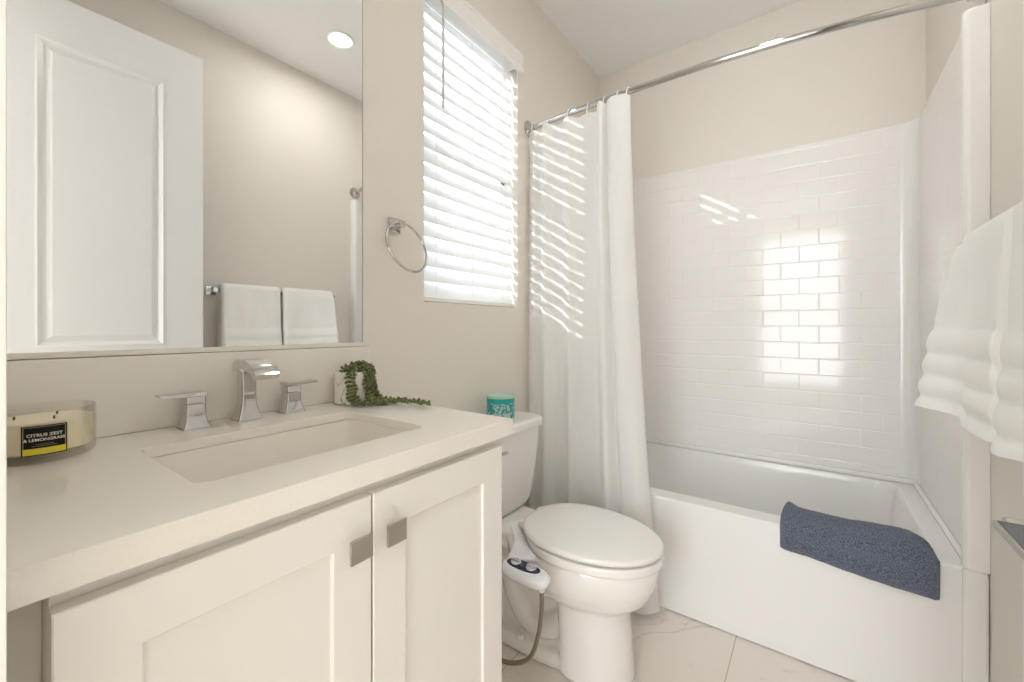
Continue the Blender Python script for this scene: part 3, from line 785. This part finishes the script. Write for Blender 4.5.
# shut-off valve on the wall
b = nb(); lathe(b, [(.026, 0), (.026, .003), (.010, .006), (.010, .030), (.0, .031)], (.001, .90, .19), 20, 'x'); obj('wall_valve', b, m_chrome, bd)

# ------------------------------------------------------------------ PRINTED TIN on the tank
tc_ = (.104, 1.335, .7638)
tin = thing('candle_tin', 'teal patterned tin with a pale green lid on the toilet tank', 'tin', tc_)
b = nb(); lathe(b, [(.02, 0), (.055, 0), (.057, .003), (.057, .082), (.0555, .084), (.02, .084)], tc_, 48); obj('tin_body', b, m_tin, tin)
b = nb(); lathe(b, [(.02, .0845), (.0585, .0845), (.0590, .086), (.0590, .092), (.057, .0945), (.051, .0935), (.02, .0935)], tc_, 48); obj('tin_lid', b, m_tinlid, tin)

# ------------------------------------------------------------------ TOWEL BAR AND WHITE TOWELS
BX, BZ = 1.462, 1.330
tb = thing('towel_bar', 'chrome towel bar on the wall opposite the mirror', 'towel bar', (BX, 1.19, BZ))
b = nb(); tube(b, [(BX, .855, BZ), (BX, 1.535, BZ)], .0085, 14); obj('bar', b, m_chrome, tb)
for y in (.862, 1.528):
    b = nb(); box(b, W - .009, W - .001, y - .024, y + .024, BZ - .024, BZ + .024, .002); box(b, BX - .012, W - .008, y - .011, y + .011, BZ - .011, BZ + .011, .002)
    obj('bar_mount', b, m_chrome, tb)
def hang_towel(name, label, y0, y1, zb, flare, seed, edge, pw=1.0):
    """closed thick sheet draped over the bar; ruffled hem bands near the foot"""
    NY = 44; bm = nb(); rings = []
    for j in range(NY + 1):
        u = j / NY; y = y0 + (y1 - y0) * u
        e = min(u, 1 - u) * (y1 - y0); rnd_ = max(0, 1 - e / .014); th = .020 * math.sqrt(max(.05, 1 - rnd_ ** 2))
        ring_o = []; ring_i = []
        zbot = zb(u)
        NP = 64
        fl = flare(u)
        for k in range(NP + 1):
            s = k / NP
            # front fall: from crown to foot
            z = BZ + .010 - s * (BZ + .010 - zbot)
            puff = 0
            if z < 1.12:
                q = (1.12 - z) / (1.12 - zbot); puff = (.0045 + .004 * q) * abs(math.sin(q * PI * 3.5)) * (1 + edge * rnd_) + .004
            fold = .006 * math.sin(u * 7 + seed) * s + .004 * mnoise.noise(Vector((u * 5, z * 6, seed)))
            xo = BX - .013 - th - fl * s ** pw - puff - fold
            xi = BX - .0125 - fl * s ** pw + .25 * puff - fold * .6
            ring_o.append((xo, z)); ring_i.append((min(xi, BX - .0118), z))
        crown_o = [(BX - .013 - th + 0 * a, 0) for a in ()]
        co = [(BX + (.013 + th) * math.cos(a) * (1 if math.cos(a) < 0 else .95), BZ + .010 + (.012 + th * .9) * math.sin(a)) for a in [PI - PI * k / 12 for k in range(1, 12)]]
        ci = [(BX + .0125 * math.cos(a), BZ + .002 + .0125 * math.sin(a)) for a in [PI * k / 12 for k in range(1, 12)]]
        bo = [(BX + .013 + th * .9, BZ + .010 - s * (BZ + .010 - zbot - .05)) for s in [k / 14 for k in range(15)]]
        bi = [(BX + .0130, BZ + .004 - s * (BZ + .004 - zbot - .05)) for s in [k / 14 for k in range(14, -1, -1)]]
        prof = ring_o[::-1] + co + bo + bi + ci + ring_i
        rings.append([(min(x, W - .004), y, z) for x, z in prof])
    loft(bm, rings)
    o = obj(name, bm, m_towel, None, ((BX), (y0 + y1) / 2, BZ), smooth=60)
    return tag(o, label, 'towel', 'white towels on the bar')
hang_towel('bath_towel', 'thick white towel on the towel bar, the one nearer the tub', 1.203, 1.520, lambda u: .925 if u > .52 else .905, lambda u: .008 + .062 * u * u, 1.0, .3, .5)
hang_towel('bath_towel', 'thick white towel on the towel bar, the one nearer the doorway', .882, 1.190, lambda u: .905 + .010 * math.sin(u * 5), lambda u: .014, 2.7, .4)

# ------------------------------------------------------------------ BLUE TOWEL on the tub rim
def blue_towel():
    bm = nb(); x0, x1 = 1.035, 1.425; NX = 60; rings = []
    for j in range(NX + 1):
        u = j / NX; x = x0 + (x1 - x0) * u
        e = min(u, 1 - u) * (x1 - x0); rd = max(0, 1 - e / .022); th = .042 * math.sqrt(max(.06, 1 - rd ** 2))
        zf = .372 - .036 * u + .002 * math.sin(u * 8); zi = .33
        crown = RIM + .006 + th * 1.05 + .012 * math.exp(-((u - .05) / .05) ** 2) * (1 - rd) + .003 * math.sin(u * 9 + 1) - .022 * max(0, u - .86) / .14
        yf = TUBY + .0095 - .0; yb = TUBY + .108
        sk = .030 * u
        outer = spline([(yf - th * .55, zf + .004, 0), (yf - th * .95, zf + .03, 0), (yf - th * 1.0, RIM - .03, 0), (yf - th * .8, RIM + th * .55, 0), (yf + .022, crown - .003, 0), (yf + .055, crown, 0), (yb - .006, crown - .012, 0), (yb + .014 + th * .3, RIM - .01, 0), (yb + .020 + th * .3, zi, 0)], 44)
        inner = spline([(yb + .022, zi, 0), (yb + .006, RIM - .012, 0), (yb - .016, RIM + .004, 0), (yf + .030, RIM + .003, 0), (yf + .008, RIM + .0015, 0), (yf - .003, RIM - .012, 0), (yf - .003, zf + .01, 0), (yf - .004, zf, 0)], 30)
        ring = []
        for k, p in enumerate(outer):
            nz = .0025 * mnoise.noise(Vector((x * 22, p.x * 22, p.y * 22))) + .0016 * mnoise.noise(Vector((x * 130, p.x * 130, p.y * 130)))
            ring.append((x + .0, p.x - nz * .6, p.y + nz))
        ring += [(x, p.x, p.y) for p in inner]
        rings.append(ring)
    loft(bm, rings)
    return bm
bt = obj('bath_mat_towel', blue_towel(), m_blue, None, (1.23, TUBY + .05, RIM), smooth=180)
tag(bt, 'folded slate-blue terry towel draped over the tub rim', 'towel')
